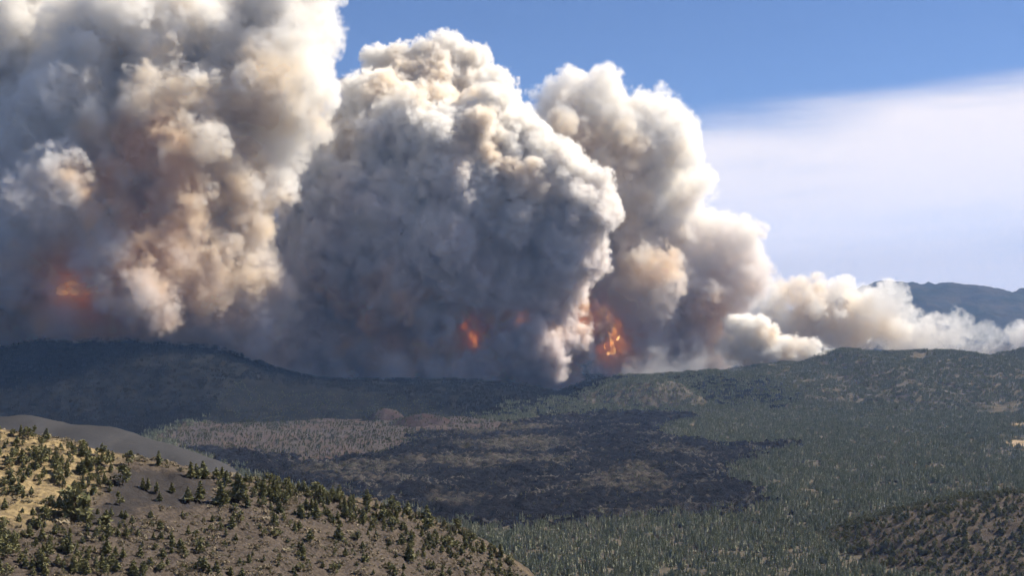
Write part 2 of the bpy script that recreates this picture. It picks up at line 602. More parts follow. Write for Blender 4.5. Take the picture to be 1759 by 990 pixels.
tag(o, 'rounded forest covered mound behind the lava field', kind='structure')
o = grid_mesh('forest_ridge', axis((450, 8000, 40)), axis((6150, 10600, 40)), ridge, M_GROUND, cull=lambda X, Y, Z: Z < -25)
tag(o, 'long forest covered ridge along the right horizon', kind='structure')
o = grid_mesh('forest_saddle', axis((0, 2200, 30)), axis((6900, 9100, 30)), saddle, M_SHADE_SLOPE, cull=lambda X, Y, Z: Z < -25)
tag(o, 'dark low forested rise between the mound and the foot of the right smoke column', kind='structure')
o = grid_mesh('cinder_mound', axis((-780, -500, 8)), axis((6140, 6600, 8)), cone_a, M_RED, cull=lambda X, Y, Z: Z < -25)
tag(o, 'small dark reddish cinder mound at the shadow edge', kind='structure')
o = grid_mesh('cinder_mound', axis((-620, -220, 8)), axis((5800, 6320, 8)), cone_b, M_RED, cull=lambda X, Y, Z: Z < -25)
tag(o, 'broader reddish cinder mound in sun nearer the lava', kind='structure')

mtn = Hill([(1050, 700, 26000), (1250, 580, 26000), (1350, 540, 26000), (1430, 515, 26000), (1490, 493, 26000), (1520, 483, 26000), (1545, 489, 26000), (1580, 487, 26000), (1640, 489, 26000), (1690, 497, 26000),
            (1735, 512, 26000), (1765, 500, 26000), (1830, 478, 26000), (1950, 470, 26000), (2100, 505, 26000), (2300, 550, 26000)], 5200, 6000, 35.0, 5000.0, shape='dome')
o = grid_mesh('mountain', axis((3000, 20000, 110)), axis((20500, 32500, 130)), mtn, M_MTN, cull=lambda X, Y, Z: Z < -30)
tag(o, 'distant blue grey mountain on the right horizon', kind='structure')
print('land', round(time.time() - T0, 1))

# ------------------------------------------------------------------ trees
def foliage(name, c0, c1, c2, var=0.5, through=0.25):
    mb = MatB(name)
    oi = mb.N.new('ShaderNodeObjectInfo')
    col = mb.mix(oi.outputs['Random'], c0, c1)
    col = mb.mix(mb.ramp(mb.attr('tone'), 0, 1, 0, var), col, c2)
    b = mb.N.new('ShaderNodeBsdfPrincipled')
    mb.L.new(col, b.inputs['Base Color'])
    b.inputs['Roughness'].default_value = 0.8
    b.inputs['Specular IOR Level'].default_value = 0.2
    t = mb.N.new('ShaderNodeBsdfTranslucent')
    mb.L.new(col, t.inputs['Color'])
    ms = mb.N.new('ShaderNodeMixShader')
    ms.inputs[0].default_value = through
    mb.L.new(b.outputs[0], ms.inputs[1])
    mb.L.new(t.outputs[0], ms.inputs[2])
    mb.L.new(ms.outputs[0], mb.out.inputs['Surface'])
    return mb.m


M_PINE = foliage('pine_needles', (0.072, 0.08, 0.031), (0.13, 0.126, 0.05), (0.24, 0.215, 0.10), 0.7, 0.12)
M_FAR = foliage('forest_needles', (0.088, 0.108, 0.056), (0.15, 0.168, 0.09), (0.42, 0.39, 0.27), 0.9, 0.2)
M_DOT = foliage('dark_needles', (0.03, 0.038, 0.02), (0.055, 0.062, 0.033), (0.10, 0.10, 0.055), 0.6, 0.12)
M_SHADE_NEEDLES = foliage('shade_painted_needles', (0.012, 0.013, 0.012), (0.026, 0.026, 0.023), (0.05, 0.045, 0.04), 0.5)  # needles darkened to paint the shade under the smoke
M_DEAD = foliage('bare_twigs', (0.12, 0.092, 0.07), (0.22, 0.175, 0.135), (0.28, 0.235, 0.185))
M_SCRUB = foliage('scrub_twigs', (0.05, 0.05, 0.028), (0.2, 0.155, 0.10), (0.32, 0.26, 0.17))
mb = MatB('pine_bark')
M_BARK = mb.surface(mb.mix(mb.ramp(mb.noise(3.0, 4), 0.35, 0.7), (0.06, 0.04, 0.03), (0.16, 0.10, 0.07)), 0.9)


class MB:
    def __init__(self):
        self.v, self.f, self.m, self.t = [], [], [], []

    def tri(self, a, b, c, m=0, tone=0.5):
        i = len(self.v)
        self.v += [a, b, c]
        self.t += [tone] * 3
        self.f.append((i, i + 1, i + 2))
        self.m.append(m)

    def trunk(self, h, r, n=5, m=1, x=0, y=0, lean=(0, 0)):
        for k in range(n):
            a0, a1 = 2 * math.pi * k / n, 2 * math.pi * (k + 1) / n
            p = [(x + r * math.cos(a), y + r * math.sin(a), -0.8) for a in (a0, a1)]
            q = [(x + lean[0] + 0.25 * r * math.cos(a), y + lean[1] + 0.25 * r * math.sin(a), h) for a in (a0, a1)]
            self.tri(p[0], p[1], q[1], m)
            self.tri(p[0], q[1], q[0], m)

    def limb(self, p, q, r, m=1):
        p, q = Vector(p), Vector(q)
        d = (q - p).normalized()
        a = d.orthogonal().normalized()
        b = d.cross(a)
        ps = [p + r * (a * math.cos(t) + b * math.sin(t)) for t in (0, 2.09, 4.19)]
        for k in range(3):
            self.tri(tuple(ps[k]), tuple(ps[(k + 1) % 3]), tuple(q), m)

    def leaf(self, c, s, tone, m=0, droop=0.0, outward=None):
        d = Vector((random.gauss(0, 1), random.gauss(0, 1), random.gauss(0, 0.6)))
        if outward is not None:
            d = d * 0.5 + Vector(outward)
        d.normalize()
        n = Vector((random.gauss(0, 1), random.gauss(0, 1), random.gauss(0.6, 1)))
        sd_ = d.cross(n).normalized()
        c = Vector(c)
        d = d + Vector((0, 0, -droop))
        self.tri(tuple(c - d * s * 0.6 + sd_ * s * 0.55), tuple(c - d * s * 0.6 - sd_ * s * 0.55), tuple(c + d * s), m, tone)

    def arrays(self):
        return np.array(self.v, np.float32), np.array(self.f, np.int32), np.array(self.m, np.int32), np.array(self.t, np.float32)

    def obj(self, name, mats, parent=None, me=None):
        v, f, m, t = self.arrays()
        return mesh_np(name, v, f, mats, parent, attrs={'tone': ('FLOAT', t)}, mat_idx=m)


def far_tree(b, x, y, h, r, m=0, z=0.0):
    base = random.random() ** 2.4
    """a low pine of some 36 triangles: drooping ragged whorls"""
    nl = 5
    for k in range(nl):
        f = k / nl
        z0 = z + h * (0.16 + 0.80 * f)
        rr = r * (1 - f) ** 0.8 * random.uniform(0.75, 1.2) + 0.25
        n = 6 if k < 3 else 4
        ph = random.random() * 6.28
        for j in range(n):
            a = ph + 6.283 * j / n + random.uniform(-.25, .25)
            w = 6.283 / n * 0.62
            rl = rr * random.uniform(0.65, 1.2)
            b.tri((x + rl * math.cos(a - w), y + rl * math.sin(a - w), z0 - h * 0.07 * random.uniform(.3, 1.4)),
                  (x + rl * math.cos(a + w), y + rl * math.sin(a + w), z0 - h * 0.07 * random.uniform(.3, 1.4)),
                  (x + random.uniform(-.3, .3), y + random.uniform(-.3, .3), z0 + h * random.uniform(.14, .26)), m, base * .75 + .25 * random.random())
    b.tri((x - .3, y, z - 1), (x + .3, y, z - 1), (x, y, z + h * .6), 1)
    b.tri((x, y - .3, z - 1), (x, y + .3, z - 1), (x, y, z + h * .6), 1)


def snag(b, x, y, h, m=2):
    for k in range(9):
        z0 = h * random.uniform(.25, .9)
        a = random.random() * 6.28
        l = h * 0.22 * (1.1 - z0 / h) + .6
        b.tri((x, y, z0), (x, y, z0 + .9), (x + l * math.cos(a), y + l * math.sin(a), z0 + random.uniform(-.2, 1.6)), m, random.random())
    for s in (0, 1):
        dx, dy = (.35, 0) if s else (0, .35)
        b.tri((x - dx, y - dy, -1), (x + dx, y + dy, -1), (x, y, h), m, .3)


def tuft(b, r, h, n=16, m=0):
    for k in range(n):
        a = random.random() * 6.28
        q = r * math.sqrt(random.random())
        c = (q * math.cos(a), q * math.sin(a), h * random.uniform(.05, .75) * (1.1 - q / r * .5))
        b.leaf(c, r * random.uniform(.35, .6), random.random(), m)


def scatter(name, pts, rot, scl, idx, protos, mats, label, xyscl=None):
    """ONE stuff object: its mesh holds the prototypes and the seat points; geometry nodes set the copies out"""
    V, Fc, Mi, Tn, Pr = [], [], [], [], []
    o0 = 0
    for k, p in enumerate(protos):
        v, f, m, t = p.arrays()
        V.append(v)
        Fc.append(f + o0)
        Mi.append(m)
        Tn.append(t)
        Pr.append(np.full(len(v), k))
        o0 += len(v)
    n = len(pts)
    V.append(np.asarray(pts, np.float32))
    z = np.zeros(o0)
    attrs = {'tone': ('FLOAT', np.concatenate(Tn + [np.zeros(n)])), 'proto': ('INT', np.concatenate(Pr + [np.full(n, -1)])),
             'rot': ('FLOAT', np.concatenate([z, rot])), 'scl': ('FLOAT', np.concatenate([z, scl])), 'idx': ('INT', np.concatenate([z, idx]))}
    o = mesh_np(name, np.concatenate(V), np.concatenate(Fc), mats, attrs=attrs, mat_idx=np.concatenate(Mi))
    ng = bpy.data.node_groups.new(name, 'GeometryNodeTree')
    ng.interface.new_socket('Geometry', in_out='INPUT', socket_type='NodeSocketGeometry')
    ng.interface.new_socket('Geometry', in_out='OUTPUT', socket_type='NodeSocketGeometry')
    N, L = ng.nodes, ng.links
    gi, go = N.new('NodeGroupInput'), N.new('NodeGroupOutput')

    def named(nm, ty):
        a = N.new('GeometryNodeInputNamedAttribute')
        a.data_type = ty
        a.inputs['Name'].default_value = nm
        return a.outputs['Attribute']
    pa = named('proto', 'INT')

    def pick(k):
        c = N.new('FunctionNodeCompare')
        c.data_type = 'INT'
        c.operation = 'EQUAL'
        L.new(pa, [s for s in c.inputs if s.name == 'A' and s.enabled][0])
        [s for s in c.inputs if s.name == 'B' and s.enabled][0].default_value = k
        s = N.new('GeometryNodeSeparateGeometry')
        s.domain = 'POINT'
        L.new(gi.outputs[0], s.inputs['Geometry'])
        L.new(c.outputs[0], s.inputs['Selection'])
        return s.outputs[0]
    g2 = N.new('GeometryNodeGeometryToInstance')
    for k in reversed(range(len(protos))):
        L.new(pick(k), g2.inputs[0])
    ip = N.new('GeometryNodeInstanceOnPoints')
    L.new(pick(-1), ip.inputs['Points'])
    L.new(g2.outputs[0], ip.inputs['Instance'])
    ip.inputs['Pick Instance'].default_value = True
    L.new(named('idx', 'INT'), ip.inputs['Instance Index'])
    cx = N.new('ShaderNodeCombineXYZ')
    L.new(named('rot', 'FLOAT'), cx.inputs[2])
    er = N.new('FunctionNodeEulerToRotation')
    L.new(cx.outputs[0], er.inputs[0])
    L.new(er.outputs[0], ip.inputs['Rotation'])
    L.new(named('scl', 'FLOAT'), ip.inputs['Scale'])
    L.new(ip.outputs[0], go.inputs[0])
    md = o.modifiers.new('copies', 'NODES')
    md.node_group = ng
    tag(o, label, kind='stuff')
    return o


def in_view(x, y, m=0.15):
    return np.abs(x / np.maximum(y, 1)) < 0.414 + m


def thin(d, x, y):
    return rng.random(len(x)) < d


# --- the forest over the plain and the ridges: clumps of pines
protos = []
for k in range(7):
    b = MB()
    for j in range(9):
        x, y = random.uniform(-14, 14), random.uniform(-14, 14)
        if random.random() < (0.2 if k < 5 else 0.45):
            snag(b, x, y, random.uniform(7, 13))
        else:
            far_tree(b, x, y, random.uniform(10, 19), random.uniform(2.2, 3.4))
    protos.append(b)
sparse = []
for k in range(4):
    b = MB()
    far_tree(b, 0, 0, random.uniform(8, 12), random.uniform(2.6, 3.6))
    sparse.append(b)
b = MB()
snag(b, 0, 0, 6)
sparse.append(b)


def cells(y0, y1, step):
    n = int((y1 - y0) * (y1 * 1.13) / step ** 2)
    y = rng.uniform(y0, y1, n)
    x = rng.uniform(-0.565, 0.565, n) * y1
    return x[in_view(x, y)], y[in_view(x, y)]


PX, PY, PI, PS = [], [], [], []
for y0, y1, step in ((1900, 4200, 20), (4200, 6500, 21), (6500, 9400, 22), (9400, 11000, 44)):
    x, y = cells(y0, y1, step)
    lava, cin, isl, clr = masks(x, y)
    ok = ((lava > 8) | (mound(x, y) > 12)) & (cin > -5) & (clr > 5)
    nz = n2(x, y, 1500, 1)
    ok &= nz < 1.9
    # smaller woods behind the shaded hill are unseen; the near hills carry their own trees
    ok &= (fore(x, y) < 0) & (dune(x, y) < 0) & ((knoll(x, y) < plain(x, y) + 2) | (x < 0)) & (cone_a(x, y) < 0) & (cone_b(x, y) < 0)
    ok &= ~((dark(x, y) > 60) & (rng.random(len(x)) < 0.35))
    x, y, nz = x[ok], y[ok], nz[ok]
    PX.append(x)
    PY.append(y)
    patch = n2(x, y, 700, 1, 0.6)
    PI.append(np.where(patch > 1.2, rng.integers(5, 7, len(x)), rng.integers(0, 5, len(x))))
    PS.append(rng.uniform(0.75, 1.25, len(x)))
PX, PY, PI, PS = map(np.concatenate, (PX, PY, PI, PS))
PZ = land(PX, PY) - 0.5
print('forest clumps', len(PX))
PB = painted_shade(PX, PY) + 40 * rng.standard_normal(len(PX)) > 10
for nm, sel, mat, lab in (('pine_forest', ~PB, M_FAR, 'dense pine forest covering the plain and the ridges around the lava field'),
                          ('shade_painted_forest', PB, M_SHADE_NEEDLES, 'dark forest with the smoke shadow painted into its colour before the fire line')):
    scatter(nm, np.stack([PX, PY, PZ], 1)[sel], rng.uniform(0, 6.28, sel.sum()), PS[sel], PI[sel], protos, [mat, M_BARK, M_DEAD if mat is M_FAR else M_SHADE_NEEDLES], lab)

# --- scattered trees on the cinder flat, the lava isles and along the lava edge
x = rng.uniform(-1900, 1700, 60000)
y = rng.uniform(2950, 6800, 60000)
ok = in_view(x, y)
x, y = x[ok], y[ok]
lava, cin, isl, clr = masks(x, y)
nz = n2(x, y, 900, 1, 0.15)
p = np.where(cin < 0, np.clip(0.62 + 0.4 * nz, 0.1, 1), np.where(isl < 0, 0.4, np.where((lava < 0) & (lava > -60), 0.16, np.where(lava < 0, np.clip(0.09 + 0.12 * nz, 0.004, .5), 0))))
ok = (rng.random(len(x)) < p) & (fore(x, y) < 0) & (dune(x, y) < 0)
x, y, lava = x[ok], y[ok], lava[ok]
z = np.where(lava < 0, lava_z(x, y), land(x, y))
print('scattered', len(x))
scatter('scattered_trees', np.stack([x, y, z - 0.3], 1), rng.uniform(0, 6.28, len(x)), rng.uniform(0.6, 1.35, len(x)) * np.where(lava < -30, .75, 1),
        np.where(rng.random(len(x)) < np.where(lava < -30, .45, .12), 4, rng.integers(0, 4, len(x))), sparse, [M_DOT, M_BARK, M_DEAD],
        'sparse small pines dotting the brown cinder flat and the lava')


# --- near pines: full trees
def near_pine(h, r, kind):
    """returns (trunk builder, crown builder)"""
    t, c = MB(), MB()
    t.trunk(h * 0.93, 0.022 * h + 0.05, 6, 0)
    if kind == 'cone':
        nl = int(10 + h * 0.5)
        for k in range(nl):
            f = (k + random.random() * .6) / nl
            z0 = h * (0.10 + 0.87 * f)
            rr = r * (1 - f ** 1.25) * random.uniform(0.7, 1.15) + 0.2
            nb = 6 if f < .5 else 5
            ph = random.random() * 6.28
            for j in range(nb):
                a = ph + 6.283 * j / nb + random.uniform(-.3, .3)
                rl = rr * random.uniform(.6, 1.15)
                e = (rl * math.cos(a), rl * math.sin(a), z0 + rl * random.uniform(-.15, .25))
                if f < .8:
                    t.limb((0, 0, z0 - .3), e, 0.05 + 0.004 * h, 0)
                tone = random.random()
                for q in (1.0, 0.72, 0.42):
                    s = 0.46 * rr * random.uniform(.8, 1.3) + 0.4
                    c.leaf((e[0] * q + random.gauss(0, .15), e[1] * q + random.gauss(0, .15), z0 + (e[2] - z0) * q + random.gauss(0, .2)), s, tone * .6 + random.random() * .4,
                           0, 0.15, (math.cos(a), math.sin(a), .25))
        for k in range(4):
            c.leaf((0, 0, h * (.9 + .025 * k)), .5, random.random(), 0, 0, (0, 0, 1.4))
    else:
        n_cl = 17
        for k in range(n_cl):
            a = random.random() * 6.28
            zf = random.uniform(.22, .95)
            env = r * math.sin(math.pi * min(.93, zf * .82 + .14)) ** .7
            q = env * random.uniform(.35, 1.0)
            e = (q * math.cos(a), q * math.sin(a), h * zf)
            t.limb((0, 0, h * zf * .7), e, .07 + .004 * h, 0)
            s = r * random.uniform(.28, .42)
            tone = random.random()
            for j in range(17):
                d = Vector((random.gauss(0, 1), random.gauss(0, 1), random.gauss(0, .8))).normalized() * s * random.uniform(.5, 1.05)
                c.leaf((e[0] + d.x, e[1] + d.y, e[2] + d.z), s * .72, tone * .6 + random.random() * .4, 0, 0, tuple(d.normalized()))
    return t, c


PROTO = {}


def proto(kind, k):
    key = (kind, k)
    if key not in PROTO:
        hh = 10.0
        rr = {'cone': 2.3, 'round': 3.6}[kind] * (0.85 + 0.1 * k)
        t, c = near_pine(hh, rr, kind)
        root = bpy.data.objects.new('pine_tree', None)
        tr = t.obj('trunk', [M_BARK])
        cr = c.obj('crown', [M_PINE])
        COL.objects.unlink(tr)
        COL.objects.unlink(cr)
        PROTO[key] = (root, tr, cr)
    return PROTO[key]


def put_tree(x, y, z, h, kind, name, label, cat, group=None, wide=1.0):
    root, tr, cr = proto(kind, random.randrange(6))
    r = root.copy()
    r.name = name
    COL.objects.link(r)
    s = h / 10.0
    r.location = (x, y, z - 0.25)
    r.scale = (s * wide, s * wide, s)
    r.rotation_euler = (random.uniform(-.04, .04), random.uniform(-.04, .04), random.random() * 6.28)
    tag(r, label, cat, group)
    for part in (tr, cr):
        c = part.copy()
        COL.objects.link(c)
        c.parent = r
    return r


taken = []
UNIQUE = [  # u, v of the foot, height in pixels, kind, label
    (221, 801, 24, 'round', 'rounded grey green pine on the rim between the bare cinder and the grey hill'),
    (273, 801, 26, 'cone', 'lone pointed pine on the rim against the smooth grey hill'),
    (286, 800, 9, 'round', 'tiny round bush beside the lone pointed pine on the rim'),
    (328, 822, 28, 'cone', 'left pine of the tight trio on the rim above the bare cinder'),
    (338, 823, 25, 'cone', 'middle pine of the tight trio on the rim above the bare cinder'),
    (350, 822, 29, 'cone', 'right pine of the tight trio on the rim above the bare cinder'),
    (211, 836, 34, 'round', 'broad dark round pine at the edge of yellow grass and bare cinder'),
    (245, 841, 19, 'cone', 'left pine of the small pair inside the bare cinder patch'),
    (254, 843, 21, 'cone', 'right pine of the small pair inside the bare cinder patch'),
    (269, 848, 19, 'cone', 'narrow dark pine just right of the small pair on bare cinder'),
    (274, 863, 17, 'cone', 'short pine below the narrow dark pine on bare cinder'),
    (295, 850, 18, 'cone', 'small pointed pine standing alone in the middle of the bare cinder'),
    (323, 865, 25, 'cone', 'wide dark pine near the lower right rim of the bare cinder'),
    (343, 861, 34, 'cone', 'tall pine beside the wide dark one at the bare cinder rim'),
    (371, 824, 19, 'cone', 'left pine of the cluster where bare cinder meets the crest'),
    (381, 824, 22, 'cone', 'tallest pine of the cluster where bare cinder meets the crest'),
    (391, 826, 15, 'cone', 'smallest pine of the cluster where bare cinder meets the crest'),
    (130, 896, 60, 'round', 'largest bushy pine on the hillside, below the yellow grass'),
    (146, 900, 44, 'cone', 'tall slim pine growing against the largest bushy pine'),
    (381, 871, 42, 'cone', 'tall pine with a long dark crown right of the bare cinder'),
    (410, 862, 44, 'cone', 'tall pine on the crest shoulder above the left end of the lava'),
    (205, 870, 24, 'round', 'bushy pine standing on the lower tongue of bare cinder'),
    (413, 900, 20, 'round', 'yellowish rounded bush with a dark shadow on the open brown slope'),
    (470, 905, 24, 'cone', 'small dark pine alone in the middle of the open brown slope'),
    (582, 930, 27, 'cone', 'dark upright pine standing apart on the brown slope below the crest'),
    (704, 965, 33, 'cone', 'broad dark pine near the lower right end of the hillside')]
for u, v, hp, kind, lab in UNIQUE:
    x, y = hit_fore(u, v)
    nm = 'bush' if 'bush' in lab and 'bushy' not in lab else 'pine_tree'
    put_tree(x, y, float(fore(np.array(x), np.array(y))), hp * y / F * 1.06, kind, nm, lab, 'bush' if nm == 'bush' else 'pine tree',
             wide=1.15 if 'wide' in lab or 'broad' in lab else 1.0)
    taken.append((u, v))


def pine_label(u, v, hpx, kd, zone, group):
    size = 'short' if hpx < 15.5 else ('tall' if hpx > 21 else 'middling')
    shape = 'pointed' if kd == 'cone' else 'rounded'
    if zone == 'grass':
        place = ('at the left frame edge' if u < 45 else 'midway along it' if u < 110 else 'toward the bare cinder') + (', near its crest' if v < crest_v(u) + 40 else ', lower down' if v < crest_v(u) + 80 else ', at its foot')
        where = 'on the yellow grass slope '
    elif zone == 'left':
        where = 'below the yellow grass '
        place = ('by the left frame edge' if u < 60 else 'below the largest pine' if u < 140 else 'below the bare cinder') + (', in the upper part' if v < 930 else ', low down' if v > 965 else '')
    elif zone == 'crest':
        where = 'on the hill crest '
        k = int((u - 372) // 64)
        place = ['where bare cinder meets it', 'over the left lava end', 'left of its middle', 'at its middle', 'right of its middle', 'over the middle lava', 'over the lower lava edge', 'near its low right end'][max(0, min(k, 7))]
        place += ', on the skyline' if v < crest_v(u) + 14 else ', below the skyline'
    else:
        where = 'on the brown slope '
        k = int((u - 180) // 120)
        place = ['under the bare cinder', 'right of the bare cinder', 'left of its middle', 'in its middle', 'in its right half', 'at its low right end'][max(0, min(k, 5))]
        place += ', low down' if v > 955 else ', high up'
    lab = f'{size} {shape} pine {where}{place}'
    return lab, lab.replace(' pine ', ' pines ', 1)


def grow_trees(n, sample, hp, kinds, label, group, gap=6):
    out = 0
    tries = 0
    while out < n and tries < n * 30:
        tries += 1
        u, v = sample()
        if any(abs(u - a) < gap and abs(v - b) < gap * .8 for a, b in taken):
            continue
        x, y = hit_fore(u, v)
        z = float(fore(np.array(x), np.array(y)))
        ub, vb = px_of(x, y, z)
        if abs(vb - v) > 4 and v > 760 and abs(vb - v) > 12:
            continue
        taken.append((u, v))
        hpx = random.uniform(*hp) * random.uniform(.72, 1.0)
        kd = random.choice(kinds)
        lb, gp = pine_label(u, v, hpx, kd, label, group)
        put_tree(x, y, z, hpx * y / F, kd, 'pine_tree', lb, 'pine tree', gp, random.uniform(.85, 1.2))
        out += 1
    return out


def crest_v(u):
    return np.interp(u, [0, 100, 200, 300, 400, 480, 550, 640, 700, 780, 840, 900], [738, 757, 782, 800, 820, 835, 848, 865, 882, 908, 938, 975])


def s_grass():
    u = random.uniform(-8, 195)
    return u, crest_v(u) + 4 + random.random() ** 1.0 * (118 - u * .28)


def s_left():
    u = random.uniform(-8, 215)
    return u, random.uniform(872 + (10 if u > 140 else 0), 992)


def s_crest():
    u = random.uniform(372, 880)
    return u, crest_v(u) + 3 + random.random() ** 1.7 * 46


def s_slope():
    u = random.uniform(180, 900)
    return u, random.uniform(max(890 if u < 380 else 0, crest_v(u) + 35), 995)


n_g = grow_trees(84, s_grass, (13, 26), ['cone', 'cone', 'round'], 'grass', '', 6)
n_l = grow_trees(46, s_left, (18, 36), ['cone', 'cone', 'round'], 'left', '', 8)
n_c = grow_trees(100, s_crest, (14, 31), ['cone', 'cone', 'cone', 'round'], 'crest', '', 5)
n_s = grow_trees(44, s_slope, (13, 26), ['cone', 'cone', 'round'], 'slope', '', 9)
print('near trees', n_g, n_l, n_c, n_s)

# --- the many smaller pines of the same hillside
small = []
for k in range(6):
    t, c = near_pine(7.0, 1.7 + .15 * k, 'cone' if k < 4 else 'round')
    c.trunk(6, .16, 4, 1)
    small.append(c)
P3 = []
for smp, cnt in ((s_grass, 50), (s_left, 80), (s_crest, 190), (s_slope, 200)):
    for q in range(cnt):
        u, v = smp()
        if any(abs(u - a) < 4 and abs(v - b_) < 3 for a, b_ in taken):
            continue
        x, y = hit_fore(u, v)
        P3.append((x, y, float(fore(np.array(x), np.array(y))) - .2))
P3 = np.array(P3)
scatter('young_pines', P3, rng.uniform(0, 6.28, len(P3)), rng.uniform(.45, 1.05, len(P3)), rng.integers(0, 6, len(P3)), small, [M_PINE, M_BARK],
        'young pines filling in between the larger pines of the near hillside')

# --- low scrub over the near hillside and the knoll
scrubs = []
for k in range(5):
    b = MB()
    tuft(b, random.uniform(.9, 1.3), random.uniform(.9, 1.5), 18)
    scrubs.append(b)
n = 70000
x = rng.uniform(-520, 110, n)
y = rng.uniform(520, 1130, n)
ok = in_view(x, y, .03)
x, y = x[ok], y[ok]
yc = fore._ip(x, fore.y)
ash = poly_sd(x, y, ASH_W)
gr = poly_sd(x, y, GRASS_W)
p = np.clip(0.27 + 0.27 * n2(x, y, 160, 1, .2), 0.02, 1) * np.where(ash < 2, 0.02, 1) * np.where(gr < 0, .5, 1)
p *= 0.6 + 0.9 * sstep(-y, -800, -640)
ok = (y < yc + 15) & (rng.random(len(x)) < p)
x, y = x[ok], y[ok]
print('scrub', len(x))
scatter('scrub', np.stack([x, y, fore(x, y) - .1], 1), rng.uniform(0, 6.28, len(x)), np.exp(rng.normal(0, .45, len(x))) * 1.35, rng.integers(0, 5, len(x)), scrubs, [M_SCRUB],
        'low dry scrub covering the near hillside between the pines')

kp = []
for k in range(5):
    b = MB()
    if k < 3:
        t, c = near_pine(8, 2.6, 'round' if k else 'cone')
        b = c
        b.trunk(6, .2, 4, 1)
    elif k == 3:
        snag(b, 0, 0, 6)
    else:
        tuft(b, 2, 1.8, 16, 2)
    kp.append(b)
n = 20000
x = rng.uniform(600, 1900, n)
y = rng.uniform(2250, 3250, n)
ok = in_view(x, y, .2) & (knoll(x, y) > plain(x, y) + 3)
x, y = x[ok], y[ok]
p = np.clip(.8 + .3 * n2(x, y, 300, 1), .2, 1)
ok = rng.random(len(x)) < p
x, y = x[ok], y[ok]
print('knoll', len(x))
scatter('knoll_trees', np.stack([x, y, knoll(x, y) - .2], 1), rng.uniform(0, 6.28, len(x)), rng.uniform(.7, 1.75, len(x)),
        rng.choice(5, len(x), p=[.3, .16, .14, .1, .3]), kp, [M_PINE, M_BARK, M_DEAD], 'scattered pines and bare brush over the brown knoll')
print('trees', round(time.time() - T0, 1))

# ------------------------------------------------------------------ smoke: every plume is a dense core inside a soft veil of volume
def tile3(n, beta, seed, lo=1):
    r = np.random.default_rng(seed)
    f = np.fft.rfftn(r.standard_normal((n, n, n)).astype(np.float32))
    k = np.fft.fftfreq(n) * n
    kz = np.fft.rfftfreq(n) * n
    kk = np.sqrt(k[:, None, None] ** 2 + k[None, :, None] ** 2 + kz[None, None, :] ** 2)
    kk[0, 0, 0] = 1
    a = kk ** (-beta / 2)
    a[kk < lo] = 0
    g = np.fft.irfftn(f * a, s=(n, n, n)).astype(np.float32)
    return g / g.std()


T3 = tile3(128, 3.5, 3, 3)      # billows
T3F = tile3(96, 2.7, 8, 5)      # fine fray


def wrap3(t, n, off, step=1.0):
    m = t.shape[0]
    idx = [((np.arange(n[i]) * step + off[i]).astype(int)) % m for i in range(3)]
    return t[np.ix_(*idx)]


def puffs(blobs, Y, levels, trim=1.0, seed=0):
    rg = np.random.default_rng(100 + seed)
    cur = []
    for b in blobs:
        x, y, z = at(b[0], b[1], Y)
        cur.append((x, y + (b[3] if len(b) > 3 else 0), z, b[2] / F * Y * trim))
    base = cur = np.array(cur)
    out = [cur]
    for n, lo, hi, pos in levels:
        m = len(cur)
        d = rg.standard_normal((m, n, 3))
        d /= np.linalg.norm(d, axis=2, keepdims=True)
        rad = cur[:, None, 3] * rg.uniform(lo, hi, (m, n))
        p = cur[:, None, :3] + d * (cur[:, None, 3:4] * pos)
        nx = np.concatenate([p, rad[..., None]], axis=2).reshape(-1, 4)
        keep = np.ones(len(nx), bool)
        for i in range(0, len(nx), 2000):
            q = nx[i:i + 2000]
            dd = np.linalg.norm(q[:, None, :3] - base[None, :, :3], axis=2) - base[None, :, 3]
            keep[i:i + 2000] = dd.min(1) > -1.1 * q[:, 3]
        cur = nx[keep]
        out.append(cur)
    return np.concatenate(out)


def sdf_grid(sph, vox, pad):
    lo = (sph[:, :3] - sph[:, 3:]).min(0) - pad
    hi = (sph[:, :3] + sph[:, 3:]).max(0) + pad
    lo[2] = max(lo[2], -30)
    hi[2] = min(hi[2], 4300)
    n = np.ceil((hi - lo) / vox).astype(int) + 1
    g = np.full(n, 2.0 * pad, np.float32)
    ax = [lo[i] + np.arange(n[i], dtype=np.float32) * vox for i in range(3)]
    for x, y, z, r in sph:
        s = []
        for i, c in enumerate((x, y, z)):
            s.append((max(0, int((c - r - pad - lo[i]) / vox)), min(n[i], int((c + r + pad - lo[i]) / vox) + 2)))
        if any(a >= b for a, b in s):
            continue
        (a0, b0), (a1, b1), (a2, b2) = s
        dd = np.sqrt((ax[0][a0:b0, None, None] - x) ** 2 + (ax[1][None, a1:b1, None] - y) ** 2 + (ax[2][None, None, a2:b2] - z) ** 2) - r
        v = g[a0:b0, a1:b1, a2:b2]
        np.minimum(v, dd, out=v)
    return g, lo, lo + (n - 1) * vox


